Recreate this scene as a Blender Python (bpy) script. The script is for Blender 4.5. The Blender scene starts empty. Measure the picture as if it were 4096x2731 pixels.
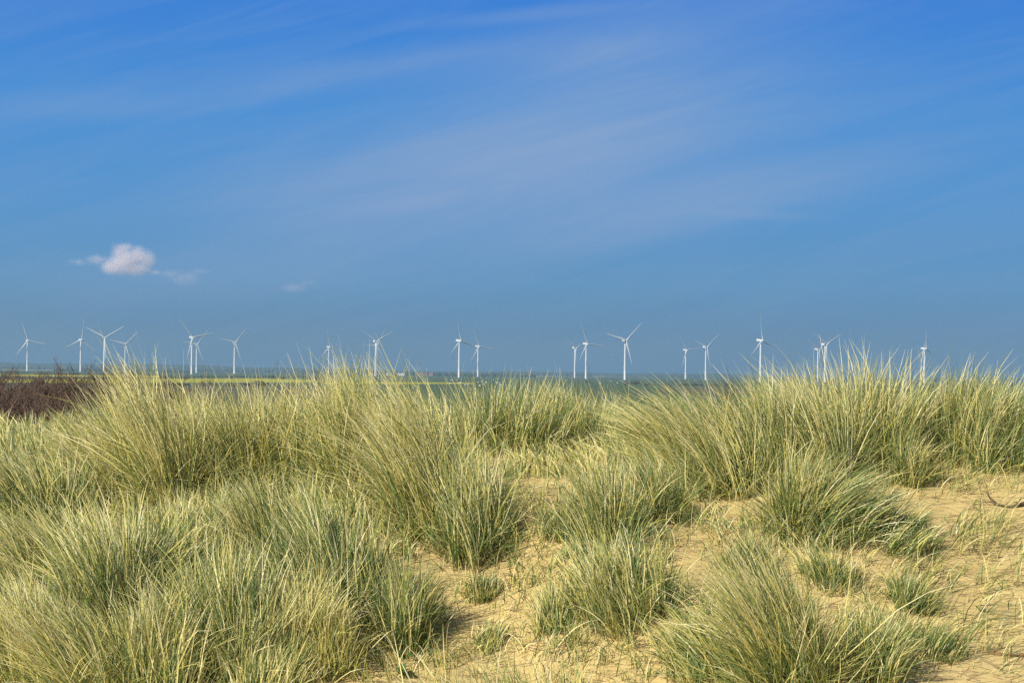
import bpy, math, random
import numpy as np
from mathutils import Vector, Matrix, Euler

random.seed(5)
RNG = np.random.default_rng(11)
scene = bpy.context.scene
COL = scene.collection
R_ = math.radians

# ------------------------------------------------------------------ camera
EYE = 10.0                      # metres above the marsh
LENS = 70.0
FPX = LENS / 36.0 * 4096.0      # focal length in photo pixels
ROLL = R_(0.73)
PITCH = math.atan((1491.0 - 1365.5) / FPX)
fwd = Vector((0, math.cos(PITCH), math.sin(PITCH)))
up0 = Vector((0, -math.sin(PITCH), math.cos(PITCH)))
r0 = Vector((1, 0, 0))
right = r0 * math.cos(ROLL) + up0 * math.sin(ROLL)
upv = up0 * math.cos(ROLL) - r0 * math.sin(ROLL)
cam_data = bpy.data.cameras.new('camera')
cam = bpy.data.objects.new('camera', cam_data)
COL.objects.link(cam)
cam_data.sensor_width = 36.0
cam_data.lens = LENS
cam_data.clip_start = 0.1
cam_data.clip_end = 60000
cam.matrix_world = Matrix(((right.x, upv.x, -fwd.x, 0), (right.y, upv.y, -fwd.y, 0), (right.z, upv.z, -fwd.z, EYE), (0, 0, 0, 1)))
scene.camera = cam


def ray(px, py):
    d = fwd + right * ((px - 2048.0) / FPX) - upv * ((py - 1365.5) / FPX)
    return d


def at(px, py, depth):
    """point seen at photo pixel (px,py) at a forward distance in metres"""
    d = ray(px, py)
    return Vector((0, 0, EYE)) + d * (depth / d.y)


def on_marsh(px, py):
    d = ray(px, py)
    return Vector((0, 0, EYE)) + d * (-EYE / d.z)


# ------------------------------------------------------------------ dune height field
PY = np.array([-60, -20, -6, 4, 8, 9.5, 10.4, 11, 12, 13, 14, 15, 16.5, 18.5, 21, 24, 27, 31, 38, 50, 64, 78, 95, 140])
PZ = np.array([-6, -3.4, -2.6, -2.35, -2.22, -2.06, -1.92, -1.74, -1.35, -1.01, -.78, -.67, -.62, -.63, -.74, -1.0, -1.3, -1.85, -3.0, -5.4, -8.0, -9.6, -10.6, -11.6])
_ys = np.linspace(-60, 140, 4001)
_zs = np.interp(_ys, PY, PZ)
_k = np.hanning(41); _k /= _k.sum()
_zp = np.concatenate([np.full(20, _zs[0]), _zs, np.full(20, _zs[-1])])
_zs = np.convolve(_zp, _k, 'valid')
BUMPS = [  # x, y, sigma x, sigma y, height
    (3.30, 16.2, 1.05, 1.0, .40), (5.2, 15.6, 1.1, .9, .16), (2.0, 14.9, .7, .5, .12), (1.2, 14.6, .6, .4, .10),
    (-2.9, 14.3, .9, .6, .14), (-1.0, 14.0, .6, .45, .12), (-.35, 13.5, .5, .4, .10), (.55, 12.8, .6, .45, .12), (.75, 11.9, .55, .4, .10),
    (-1.9, 12.6, .9, .6, .13), (-1.1, 12.1, .45, .5, .12), (-2.3, 11.4, .8, .45, .12), (1.5, 11.0, .6, .5, .08), (2.1, 11.1, .5, .45, .09),
    (2.2, 13.1, .6, .4, .12), (-3.6, 17.5, 1.5, 1.3, -.10), (.6, 15.6, .7, .8, -.07), (4.4, 12.9, 1.5, 1.4, -.05),
    (-.15, 12.0, .45, .9, -.08), (1.3, 13.6, .5, .6, -.05), (3.0, 12.2, .6, .8, -.05),
]


def ground_z(x, y):
    x = np.asarray(x, float); y = np.asarray(y, float)
    z = np.interp(y, _ys, _zs)
    for (bx, by, sx, sy, h) in BUMPS:
        z = z + h * np.exp(-((x - bx) / sx) ** 2 - ((y - by) / sy) ** 2)
    near = np.clip((40 - y) / 20, 0, 1)
    z = z + near * (.035 * np.sin(1.3 * x + .7 * y + .5) * np.cos(.9 * y - .8 * x) + .018 * np.sin(3.1 * x - 1.7 * y) * np.sin(2.3 * y + 1.1)
                    + .008 * np.sin(6.7 * x + 2.9 * y + 1) * np.cos(5.3 * y - 3.3 * x))
    side = np.clip((np.abs(x) - 60) / 90, 0, 1)
    z = z - side * side * 5.0
    return EYE + z


def on_dune(px, py):
    d = ray(px, py)
    t = np.arange(8.0, 45.0, .01)
    xs = d.x / d.y * t; zs = EYE + d.z / d.y * t
    g = ground_z(xs, t)
    i = np.argmax(zs <= g)
    if not (zs <= g).any():
        i = int(np.argmin(zs - g))
    return Vector((xs[i], t[i], float(g[i])))


# ------------------------------------------------------------------ helpers
def link(name, me, mat=None, parent=None):
    o = bpy.data.objects.new(name, me)
    COL.objects.link(o)
    if mat is not None and me is not None:
        me.materials.append(mat)
    if parent is not None:
        o.parent = parent
    return o


def tag(o, label=None, cat=None, group=None, kind=None):
    if label: o['label'] = label
    if cat: o['category'] = cat
    if group: o['group'] = group
    if kind: o['kind'] = kind
    return o


def mesh_np(name, verts, faces, k, smooth=False, attrs=None):
    """verts (n,3), faces (m,k) arrays -> mesh"""
    me = bpy.data.meshes.new(name)
    verts = np.asarray(verts, np.float32); faces = np.asarray(faces, np.int32)
    me.vertices.add(len(verts)); me.vertices.foreach_set('co', verts.ravel())
    me.loops.add(faces.size); me.loops.foreach_set('vertex_index', faces.ravel())
    me.polygons.add(len(faces))
    me.polygons.foreach_set('loop_start', np.arange(0, faces.size, k, dtype=np.int32))
    if smooth:
        me.polygons.foreach_set('use_smooth', np.ones(len(faces), bool))
    for n, a in (attrs or {}).items():
        at_ = me.attributes.new(n, 'FLOAT', 'POINT')
        at_.data.foreach_set('value', np.asarray(a, np.float32).ravel())
    me.update(calc_edges=True)
    return me


class MB:
    """collects polygons for one mesh"""
    def __init__(self): self.v = []; self.f = []; self.sm = []

    def add(self, vs, fs, smooth=False):
        o = len(self.v); self.v += [tuple(q) for q in vs]
        for f in fs: self.f.append([i + o for i in f]); self.sm.append(smooth)

    def lathe(self, prof, n=20, M=None, smooth=True, cap=True):
        vs = []; fs = []
        for (r, z) in prof:
            for i in range(n):
                a = 2 * math.pi * i / n; vs.append(Vector((r * math.cos(a), r * math.sin(a), z)))
        for j in range(len(prof) - 1):
            for i in range(n):
                fs.append((j * n + i, j * n + (i + 1) % n, (j + 1) * n + (i + 1) % n, (j + 1) * n + i))
        if M: vs = [M @ q for q in vs]
        self.add(vs, fs, smooth)
        if cap:
            o = len(self.v) - len(vs)
            self.f.append([o + i for i in range(n)][::-1]); self.sm.append(False)
            self.f.append([o + (len(prof) - 1) * n + i for i in range(n)]); self.sm.append(False)

    def box(self, x0, x1, y0, y1, z0, z1, M=None):
        vs = [Vector(q) for q in ((x0, y0, z0), (x1, y0, z0), (x1, y1, z0), (x0, y1, z0), (x0, y0, z1), (x1, y0, z1), (x1, y1, z1), (x0, y1, z1))]
        if M: vs = [M @ q for q in vs]
        self.add(vs, [(3, 2, 1, 0), (4, 5, 6, 7), (0, 1, 5, 4), (1, 2, 6, 5), (2, 3, 7, 6), (3, 0, 4, 7)])

    def mesh(self, name):
        me = bpy.data.meshes.new(name)
        me.from_pydata(self.v, [], self.f)
        me.polygons.foreach_set('use_smooth', self.sm)
        me.update()
        return me


def tubes_mesh(name, P0, P1, r0, r1, sides=3, attr=None):
    P0 = np.asarray(P0, float); P1 = np.asarray(P1, float)
    n = len(P0)
    d = P1 - P0; d /= np.maximum(np.linalg.norm(d, axis=1, keepdims=True), 1e-9)
    ref = np.where(np.abs(d[:, 2:3]) > .9, np.array([[1., 0, 0]]), np.array([[0, 0, 1.]]))
    u = np.cross(d, ref); u /= np.linalg.norm(u, axis=1, keepdims=True)
    w = np.cross(d, u)
    V = []
    for P, r in ((P0, r0), (P1, r1)):
        for k in range(sides):
            a = 2 * math.pi * k / sides
            V.append(P + (u * math.cos(a) + w * math.sin(a)) * np.asarray(r).reshape(-1, 1))
    V = np.stack(V, 1)            # n, 2*sides, 3
    base = np.arange(n)[:, None] * (2 * sides)
    F = np.concatenate([np.stack([base[:, 0] + k, base[:, 0] + (k + 1) % sides, base[:, 0] + sides + (k + 1) % sides, base[:, 0] + sides + k], 1) for k in range(sides)])
    attrs = None
    if attr is not None: attrs = {'kind': np.repeat(attr, 2 * sides)}
    return mesh_np(name, V.reshape(-1, 3), F, 4, smooth=True, attrs=attrs)


# ------------------------------------------------------------------ materials
def new_mat(name):
    m = bpy.data.materials.new(name); m.use_nodes = True
    nt = m.node_tree
    b = nt.nodes['Principled BSDF']
    return m, nt, b


def N(nt, t, **kw):
    n = nt.nodes.new(t)
    for k, v in kw.items():
        if k in n.inputs: n.inputs[k].default_value = v
        else: setattr(n, k, v)
    return n


def ramp(nt, stops, interp='LINEAR'):
    r = nt.nodes.new('ShaderNodeValToRGB'); r.color_ramp.interpolation = interp
    e = r.color_ramp.elements
    while len(e) < len(stops): e.new(.5)
    for i, (p, c) in enumerate(stops):
        e[i].position = p; e[i].color = (*c, 1)
    return r


def plain(name, color, rough=.7, noise=.0, scale=3.0, color2=None, spec=.3):
    m, nt, b = new_mat(name)
    b.inputs['Roughness'].default_value = rough
    b.inputs['Specular IOR Level'].default_value = spec
    c2 = color2 or tuple(c * (1 - noise) for c in color)
    tc = N(nt, 'ShaderNodeTexCoord')
    nz = N(nt, 'ShaderNodeTexNoise', Scale=scale, Detail=5.0)
    nt.links.new(tc.outputs['Object'], nz.inputs['Vector'])
    r = ramp(nt, [(.35, c2), (.65, color)])
    nt.links.new(nz.outputs['Fac'], r.inputs[0])
    nt.links.new(r.outputs[0], b.inputs['Base Color'])
    return m


def grass_mat():
    m, nt, b = new_mat('marram_blades')
    L = nt.links
    k = N(nt, 'ShaderNodeAttribute', attribute_name='kind')
    t = N(nt, 'ShaderNodeAttribute', attribute_name='along')
    ma = N(nt, 'ShaderNodeMath', operation='MULTIPLY_ADD'); ma.inputs[1].default_value = .34; 
    L.new(t.outputs['Fac'], ma.inputs[0])
    sub = N(nt, 'ShaderNodeMath', operation='SUBTRACT'); sub.inputs[1].default_value = .14
    L.new(k.outputs['Fac'], sub.inputs[0]); L.new(sub.outputs[0], ma.inputs[2])
    r = ramp(nt, [(0.0, (.05, .09, .016)), (.20, (.12, .175, .035)), (.36, (.19, .265, .115)), (.50, (.37, .39, .09)),
                  (.66, (.61, .545, .155)), (.84, (.73, .64, .27)), (1.0, (.81, .74, .44))])
    L.new(ma.outputs[0], r.inputs[0])
    # withered sheath at the foot of each blade
    ft = ramp(nt, [(.02, (1, 1, 1)), (.22, (0, 0, 0))])
    L.new(t.outputs['Fac'], ft.inputs[0])
    fm = N(nt, 'ShaderNodeMath', operation='MULTIPLY'); fm.inputs[1].default_value = .65
    L.new(ft.outputs[0], fm.inputs[0])
    mix = N(nt, 'ShaderNodeMix', data_type='RGBA')
    L.new(fm.outputs[0], mix.inputs['Factor']); L.new(r.outputs[0], mix.inputs['A'])
    mix.inputs['B'].default_value = (.40, .27, .12, 1)
    col = mix.outputs['Result']
    L.new(col, b.inputs['Base Color'])
    b.inputs['Roughness'].default_value = .5
    b.inputs['Specular IOR Level'].default_value = .22
    tr = N(nt, 'ShaderNodeBsdfTranslucent'); L.new(col, tr.inputs['Color'])
    ms = N(nt, 'ShaderNodeMixShader'); ms.inputs[0].default_value = .16
    L.new(b.outputs[0], ms.inputs[1]); L.new(tr.outputs[0], ms.inputs[2])
    L.new(ms.outputs[0], nt.nodes['Material Output'].inputs['Surface'])
    return m


def sand_mat():
    m, nt, b = new_mat('dune_sand')
    L = nt.links
    geo = N(nt, 'ShaderNodeNewGeometry')
    n1 = N(nt, 'ShaderNodeTexNoise', Scale=1.3, Detail=6.0, Roughness=.6)
    n2 = N(nt, 'ShaderNodeTexNoise', Scale=220.0, Detail=2.0)
    n3 = N(nt, 'ShaderNodeTexNoise', Scale=14.0, Detail=5.0, Roughness=.65)
    for n in (n1, n2, n3): L.new(geo.outputs['Position'], n.inputs['Vector'])
    r1 = ramp(nt, [(.30, (.47, .37, .165)), (.46, (.57, .44, .185)), (.60, (.60, .465, .20)), (.78, (.66, .52, .245))])
    L.new(n1.outputs['Fac'], r1.inputs[0])
    r2 = ramp(nt, [(.3, (.78, .76, .74)), (.7, (1.12, 1.1, 1.08))])
    L.new(n2.outputs['Fac'], r2.inputs[0])
    mx = N(nt, 'ShaderNodeMix', data_type='RGBA', blend_type='MULTIPLY'); mx.inputs['Factor'].default_value = 1
    L.new(r1.outputs[0], mx.inputs['A']); L.new(r2.outputs[0], mx.inputs['B'])
    L.new(mx.outputs['Result'], b.inputs['Base Color'])
    b.inputs['Roughness'].default_value = .95
    b.inputs['Specular IOR Level'].default_value = .1
    ad = N(nt, 'ShaderNodeMath', operation='MULTIPLY_ADD'); ad.inputs[1].default_value = .12
    L.new(n2.outputs['Fac'], ad.inputs[0]); L.new(n3.outputs['Fac'], ad.inputs[2])
    bp = N(nt, 'ShaderNodeBump', Strength=.35, Distance=.025)
    L.new(ad.outputs[0], bp.inputs['Height']); L.new(bp.outputs[0], b.inputs['Normal'])
    return m


def field_mat(name, stops, scale, stretch=(1, 1, 1), rot=0.0):
    m, nt, b = new_mat(name)
    L = nt.links
    geo = N(nt, 'ShaderNodeNewGeometry')
    mp = N(nt, 'ShaderNodeMapping'); mp.inputs['Scale'].default_value = stretch; mp.inputs['Rotation'].default_value = (0, 0, rot)
    L.new(geo.outputs['Position'], mp.inputs['Vector'])
    n1 = N(nt, 'ShaderNodeTexNoise', Scale=scale, Detail=6.0, Roughness=.6)
    L.new(mp.outputs[0], n1.inputs['Vector'])
    r = ramp(nt, stops); L.new(n1.outputs['Fac'], r.inputs[0])
    L.new(r.outputs[0], b.inputs['Base Color'])
    b.inputs['Roughness'].default_value = .95; b.inputs['Specular IOR Level'].default_value = .05
    return m


M_GRASS = grass_mat()
M_SAND = sand_mat()
M_WHITE = plain('turbine_paint', (.70, .70, .69), .45, .06, .15)
M_TWIG = plain('dark_twigs', (.145, .095, .066), .85, color2=(.07, .047, .034), scale=9)
M_TWIG2 = plain('grey_twigs', (.15, .115, .085), .9, color2=(.09, .07, .055), scale=4)
M_BARK = plain('bark', (.12, .09, .065), .9, .4, 2)
M_DRIFT = plain('driftwood', (.13, .085, .055), .85, color2=(.06, .04, .028), scale=14)
M_ROOT = plain('orange_root', (.38, .20, .09), .85, color2=(.20, .11, .06), scale=9)
M_STEEL = plain('galvanised_steel', (.20, .21, .22), .5, .2, .2)
M_LEAF = plain('green_leaf', (.085, .15, .035), .5, color2=(.05, .10, .02), scale=20)
M_BIRD = plain('black_plumage', (.02, .02, .022), .6, .3, 8)
M_WOOL = plain('wool', (.75, .72, .65), .95, .15, 6)
M_WALL = plain('white_render_wall', (.72, .70, .66), .8, .12, .5)
M_BRICK = plain('brick_wall', (.34, .20, .14), .85, .25, 1.2)
M_TILE = plain('red_roof_tiles', (.20, .12, .085), .85, .25, 1.0)
M_SLATE = plain('grey_roof', (.22, .23, .25), .7, .2, .8)
M_GLASS = plain('dark_window', (.03, .04, .05), .15, .1, 1)
M_WOODS = plain('far_foliage', (.055, .070, .040), .95, color2=(.035, .045, .028), scale=.03)
M_HEDGE = plain('hedge_foliage', (.075, .075, .045), .95, color2=(.045, .045, .03), scale=.3)
M_MARSH = field_mat('marsh_pasture', [(.3, (.065, .105, .046)), (.48, (.085, .125, .056)), (.6, (.07, .095, .05)), (.75, (.14, .135, .08))], .004, (1, 3.2, 1), .15)
M_RAPE = field_mat('rapeseed_flowers', [(.35, (.34, .32, .03)), (.65, (.45, .41, .035))], .03)
M_PLOUGH = field_mat('bare_soil', [(.35, (.095, .095, .05)), (.65, (.15, .135, .075))], .02)
M_STUBBLE = field_mat('pale_stubble', [(.35, (.42, .32, .22)), (.65, (.52, .40, .29))], .01)
M_HILL = field_mat('hill_grass', [(.35, (.05, .075, .04)), (.65, (.08, .10, .055))], .004)

# ------------------------------------------------------------------ sand dune (one dense sheet)
def grid_axis(parts):
    out = []
    for (a, b, s) in parts:
        n = max(1, int(round((b - a) / s)))
        out += list(np.linspace(a, b, n, endpoint=False))
    out.append(parts[-1][1])
    return np.array(out)


gx = grid_axis([(-150, -60, 6), (-60, -14, 1.2), (-14, -7, .25), (-7, 7, .055), (7, 14, .25), (14, 60, 1.2), (60, 150, 6)])
gy = grid_axis([(-60, 2, 1.2), (2, 9, .2), (9, 17, .045), (17, 26, .11), (26, 50, .4), (50, 140, 2)])
X, Y = np.meshgrid(gx, gy)
Z = ground_z(X, Y)
# small pits and footprints trodden into the open sand
pr = np.random.default_rng(3)
for _ in range(260):
    cx, cy = pr.uniform(-4, 5), pr.uniform(10, 17)
    s = pr.uniform(.08, .20); h = pr.uniform(-.016, .008)
    ix = slice(*np.searchsorted(gx, (cx - 3 * s, cx + 3 * s))); iy = slice(*np.searchsorted(gy, (cy - 3 * s, cy + 3 * s)))
    Z[iy, ix] += h * np.exp(-((X[iy, ix] - cx) ** 2 + (Y[iy, ix] - cy) ** 2) / s ** 2)
nx, ny = len(gx), len(gy)
idx = np.arange(nx * ny).reshape(ny, nx)
F = np.stack([idx[:-1, :-1], idx[:-1, 1:], idx[1:, 1:], idx[1:, :-1]], -1).reshape(-1, 4)
dune = link('sand_dune', mesh_np('sand_dune', np.stack([X, Y, Z], -1).reshape(-1, 3), F, 4, True), M_SAND)
tag(dune, kind='structure')

# ------------------------------------------------------------------ marsh and fields
def sheet(name, pts, z, mat, sub=1):
    me = bpy.data.meshes.new(name)
    me.from_pydata([(p[0], p[1], z) for p in pts], [], [list(range(len(pts)))])
    o = link(name, me, mat); tag(o, kind='structure')
    return o


sheet('marsh_ground', [(-6500, -400), (6500, -400), (6500, 9400), (-6500, 9400)], 0.0, M_MARSH)


def field(name, pxs, z, mat):
    return sheet(name, [on_marsh(*p) for p in pxs], z, mat)


field('rapeseed_field', [(-700, 1488), (700, 1502.5), (640, 1511), (-700, 1497)], .05, M_RAPE)
field('rapeseed_field', [(-500, 1508), (60, 1517), (1000, 1513), (1300, 1520), (1280, 1529), (200, 1531), (-700, 1525)], .05, M_RAPE)
field('rapeseed_field', [(1300, 1526.5), (1900, 1530), (1900, 1535), (1280, 1536)], .05, M_RAPE)
field('bare_field', [(-700, 1499), (640, 1512.5), (900, 1512), (60, 1515), (-500, 1506)], .06, M_PLOUGH)
field('bare_field', [(-700, 1530), (200, 1535), (1280, 1540), (1400, 1600), (900, 1690), (-400, 1660)], .06, M_PLOUGH)
field('stubble_field', [(1980, 1500.5), (2860, 1507.5), (2860, 1510.5), (1980, 1503.5)], .05, M_STUBBLE)
field('stubble_field', [(1700, 1497.5), (2000, 1500), (2000, 1502), (1700, 1500)], .05, M_STUBBLE)
field('bare_field', [(2640, 1546), (3300, 1553), (3300, 1580), (2640, 1572)], .06, M_PLOUGH)
field('stubble_field', [(-600, 1472.5), (420, 1480), (420, 1482.5), (-600, 1475)], .05, M_STUBBLE)

# distant low ridge closing the plain
hx = np.linspace(-4200, 4200, 160)
hr = np.random.default_rng(8)
prof = 14 + 16 * np.clip(-(hx + 200) / 2200, 0, 1) + 3 * np.sin(hx / 310) + 2.2 * np.sin(hx / 127 + 1) + 1.2 * np.sin(hx / 51 + 2)
rows = []
for (dy, f) in ((0, -.05), (180, .45), (420, .85), (620, 1.0), (900, .8), (1200, -.1)):
    rows.append(np.stack([hx, np.full_like(hx, 8050 + dy) + 60 * np.sin(hx / 500), prof * f], -1))
V = np.stack(rows); ny_, nx_ = V.shape[:2]
ii = np.arange(nx_ * ny_).reshape(ny_, nx_)
FF = np.stack([ii[:-1, :-1], ii[:-1, 1:], ii[1:, 1:], ii[1:, :-1]], -1).reshape(-1, 4)
hills = link('hills', mesh_np('hills', V.reshape(-1, 3), FF, 4, True), M_HILL)
tag(hills, kind='structure')


def blob_arrays(rng, centers, sizes, lum=.28):
    """lumpy little crowns, one low icosphere each, jittered"""
    t = (1 + 5 ** .5) / 2
    v = np.array([(-1, t, 0), (1, t, 0), (-1, -t, 0), (1, -t, 0), (0, -1, t), (0, 1, t), (0, -1, -t), (0, 1, -t), (t, 0, -1), (t, 0, 1), (-t, 0, -1), (-t, 0, 1)], float)
    v /= np.linalg.norm(v[0])
    f = np.array([(0, 11, 5), (0, 5, 1), (0, 1, 7), (0, 7, 10), (0, 10, 11), (1, 5, 9), (5, 11, 4), (11, 10, 2), (10, 7, 6), (7, 1, 8), (3, 9, 4), (3, 4, 2), (3, 2, 6), (3, 6, 8), (3, 8, 9), (4, 9, 5), (2, 4, 11), (6, 2, 10), (8, 6, 7), (9, 8, 1)])
    n = len(centers)
    V = v[None] * (1 + rng.uniform(-lum, lum, (n, 12, 1))) * sizes[:, None, :] + centers[:, None, :]
    Fa = f[None] + (np.arange(n) * 12)[:, None, None]
    return V.reshape(-1, 3), Fa.reshape(-1, 3)


# far woods: thousands of crowns merging to one dark line
C_, S_ = [], []
for (n, x0, x1, y0, y1, h0, h1, dens) in ((1500, -2800, 300, 7200, 8100, 7, 14, 1), (700, 0, 2600, 7600, 8100, 4, 8, 1),
                                          (260, -560, -160, 5300, 5700, 6, 11, 1), (180, -150, 60, 5000, 5300, 4, 9, 1), (200, 700, 1500, 6500, 6800, 4, 7, 1), (220, -1200, -880, 5200, 5600, 5, 9, 1)):
    x = hr.uniform(x0, x1, n); y = hr.uniform(y0, y1, n)
    keep = (np.sin(x / 90 + y / 300) + np.sin(x / 37 + 2) + hr.uniform(-1, 1, n)) > -.7
    x, y = x[keep], y[keep]
    h = hr.uniform(h0, h1, len(x))
    C_.append(np.stack([x, y, h * .42], -1)); S_.append(np.stack([h * hr.uniform(.6, 1.3, len(x)), h * .8, h * .55], -1))
V, FF = blob_arrays(hr, np.concatenate(C_), np.concatenate(S_))
woods = link('far_woods', mesh_np('far_woods', V, FF, 3, True), M_WOODS)
tag(woods, 'dark line of distant woods along the hazy horizon behind the turbines', 'woods', kind='stuff')

# hedges on the marsh
HEDGES = [((-100, 1494.5), (640, 1501), 2.2, 'low dark hedge along the far edge of the upper yellow field'),
          ((640, 1507.5), (1420, 1508.5), 1.6, 'thin hedge crossing the green marsh beyond the wide yellow field'),
          ((2600, 1540), (3000, 1543), 2.0, 'hedge on the near side of the green field below the right-hand turbines'),
          ((60, 1541), (900, 1542), 1.5, 'brown hedge along the near edge of the wide yellow field')]
for k, (a, b_, h, lab) in enumerate(HEDGES):
    A, B = on_marsh(*a), on_marsh(*b_)
    n = int((B - A).length / 1.6)
    s = hr.uniform(0, 1, n)
    P = np.array(A)[None] * (1 - s[:, None]) + np.array(B)[None] * s[:, None]
    P[:, :2] += hr.normal(0, .6, (n, 2))
    hh = h * hr.uniform(.6, 1.2, n) * (.7 + .5 * np.sin(s * 40 + k))
    hh = np.maximum(hh, .4)
    P[:, 2] = hh * .45
    V, FF = blob_arrays(hr, P, np.stack([np.full(n, 1.5), np.full(n, 1.2), hh * .6], -1))
    o = link('hedge', mesh_np('hedge', V, FF, 3, True), M_HEDGE)
    tag(o, lab, 'hedge', 'hedges on the marsh')

# dark bushes dotted along the field edges
br_ = np.random.default_rng(21)
for k in range(22):
    px = br_.uniform(-60, 1350) if k < 15 else br_.uniform(2300, 3000)
    py = (1512 if k % 2 else 1540) + px * .002 if k < 15 else br_.uniform(1528, 1546)
    P = on_marsh(px, py + br_.uniform(-3, 4)); h = br_.uniform(1.6, 3.6)
    n = 22
    Cn = np.stack([br_.normal(0, h * .55, n), br_.normal(0, h * .4, n), h * br_.uniform(.2, .75, n)], -1)
    V, FF = blob_arrays(br_, Cn, np.full((n, 3), h * .30) * br_.uniform(.6, 1.2, (n, 1)))
    o = link('field_bush', mesh_np('field_bush', V, FF, 3, True), M_HEDGE); o.location = P
    lab = 'small dark bush on the field edges around the yellow strips at left' if k < 15 else 'small dark bush on the green marsh behind the right-hand grass'
    tag(o, lab, 'bush', 'bushes along the yellow fields' if k < 15 else 'bushes on the right-hand marsh')

# ------------------------------------------------------------------ wind turbines
HUB_H, ROT_R, OVER = 70.0, 45.0, 4.3


def tower_mesh():
    mb = MB()
    mb.lathe([(2.1, 0), (2.1, .5), (1.82, .55), (1.72, 20), (1.55, 40), (1.3, 60), (1.18, 68.0)], 28)
    return mb.mesh('tower')


def nacelle_mesh():
    mb = MB()
    secs = [(-2.7, 1.2, 1.3, 0), (-2.5, 1.55, 1.7, 0), (-.5, 1.8, 1.95, .05), (4, 1.85, 2.0, .1), (7.6, 1.75, 1.8, .2), (8.3, 1.45, 1.45, .3)]
    n = 20; vs = []; fs = []
    for (y, w, h, dz) in secs:
        for i in range(n):
            a = 2 * math.pi * i / n
            c, s = math.cos(a), math.sin(a)
            k = (abs(c) ** 4.5 + abs(s) ** 4.5) ** (-1 / 4.5)
            vs.append((w * k * c, y, h * k * s + dz))
    for j in range(len(secs) - 1):
        for i in range(n):
            fs.append((j * n + i, j * n + (i + 1) % n, (j + 1) * n + (i + 1) % n, (j + 1) * n + i))
    fs.append(tuple(range(n))[::-1]); fs.append(tuple((len(secs) - 1) * n + i for i in range(n)))
    mb.add(vs, fs, True)
    mb.box(-1.1, 1.1, 5.2, 7.2, 1.9, 2.75)        # cooler housing
    return mb.mesh('nacelle')


def hub_mesh():
    mb = MB()
    M = Matrix.Rotation(R_(90), 4, 'X')
    mb.lathe([(1.35, -1.5), (1.6, -1.0), (1.65, .1), (1.45, 1.0), (.95, 1.7), (.35, 2.05), (.05, 2.1)], 20, M)
    return mb.mesh('hub')


def blade_mesh():
    secs = [(1.0, 2.0, .95, 12), (3, 2.1, .9, 13), (6, 3.0, .5, 13), (9, 3.6, .33, 12), (14, 3.2, .26, 9), (20, 2.65, .21, 6), (28, 2.05, .18, 3), (36, 1.45, .15, 1), (41, 1.05, .13, 0), (44, .6, .12, -1), (45, .22, .1, -1)]
    n = 12; vs = []; fs = []
    for (z, ch, tr, tw) in secs:
        th = ch * tr
        for i in range(n):
            a = 2 * math.pi * i / n
            x = ch * .5 * math.cos(a) + ch * .15 * (1 if z > 4 else 0)
            y = th * .5 * math.sin(a) * (1 - .35 * math.cos(a) * (1 if z > 4 else 0))
            t_ = R_(tw)
            vs.append((x * math.cos(t_) - y * math.sin(t_), x * math.sin(t_) + y * math.cos(t_) - z * .022, z))
    for j in range(len(secs) - 1):
        for i in range(n):
            fs.append((j * n + i, j * n + (i + 1) % n, (j + 1) * n + (i + 1) % n, (j + 1) * n + i))
    fs.append(tuple(range(n))[::-1]); fs.append(tuple((len(secs) - 1) * n + i for i in range(n)))
    mb = MB(); mb.add(vs, fs, True)
    return mb.mesh('blade')


me_t, me_n, me_h, me_b = tower_mesh(), nacelle_mesh(), hub_mesh(), blade_mesh()
proto = bpy.data.objects.new('wind_turbine', None); COL.objects.link(proto)
o = link('tower', me_t, M_WHITE, proto)
o = link('nacelle', me_n, M_WHITE, proto); o.location = (0, 0, HUB_H)
o = link('hub', me_h, M_WHITE, proto); o.location = (0, -OVER, HUB_H)
for k in range(3):
    if k == 0: me_b.materials.append(M_WHITE)
    o = link('blade', me_b, None, proto); o.location = (0, -OVER, HUB_H)
    o.rotation_euler = (0, R_(120 * k), 0)

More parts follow.
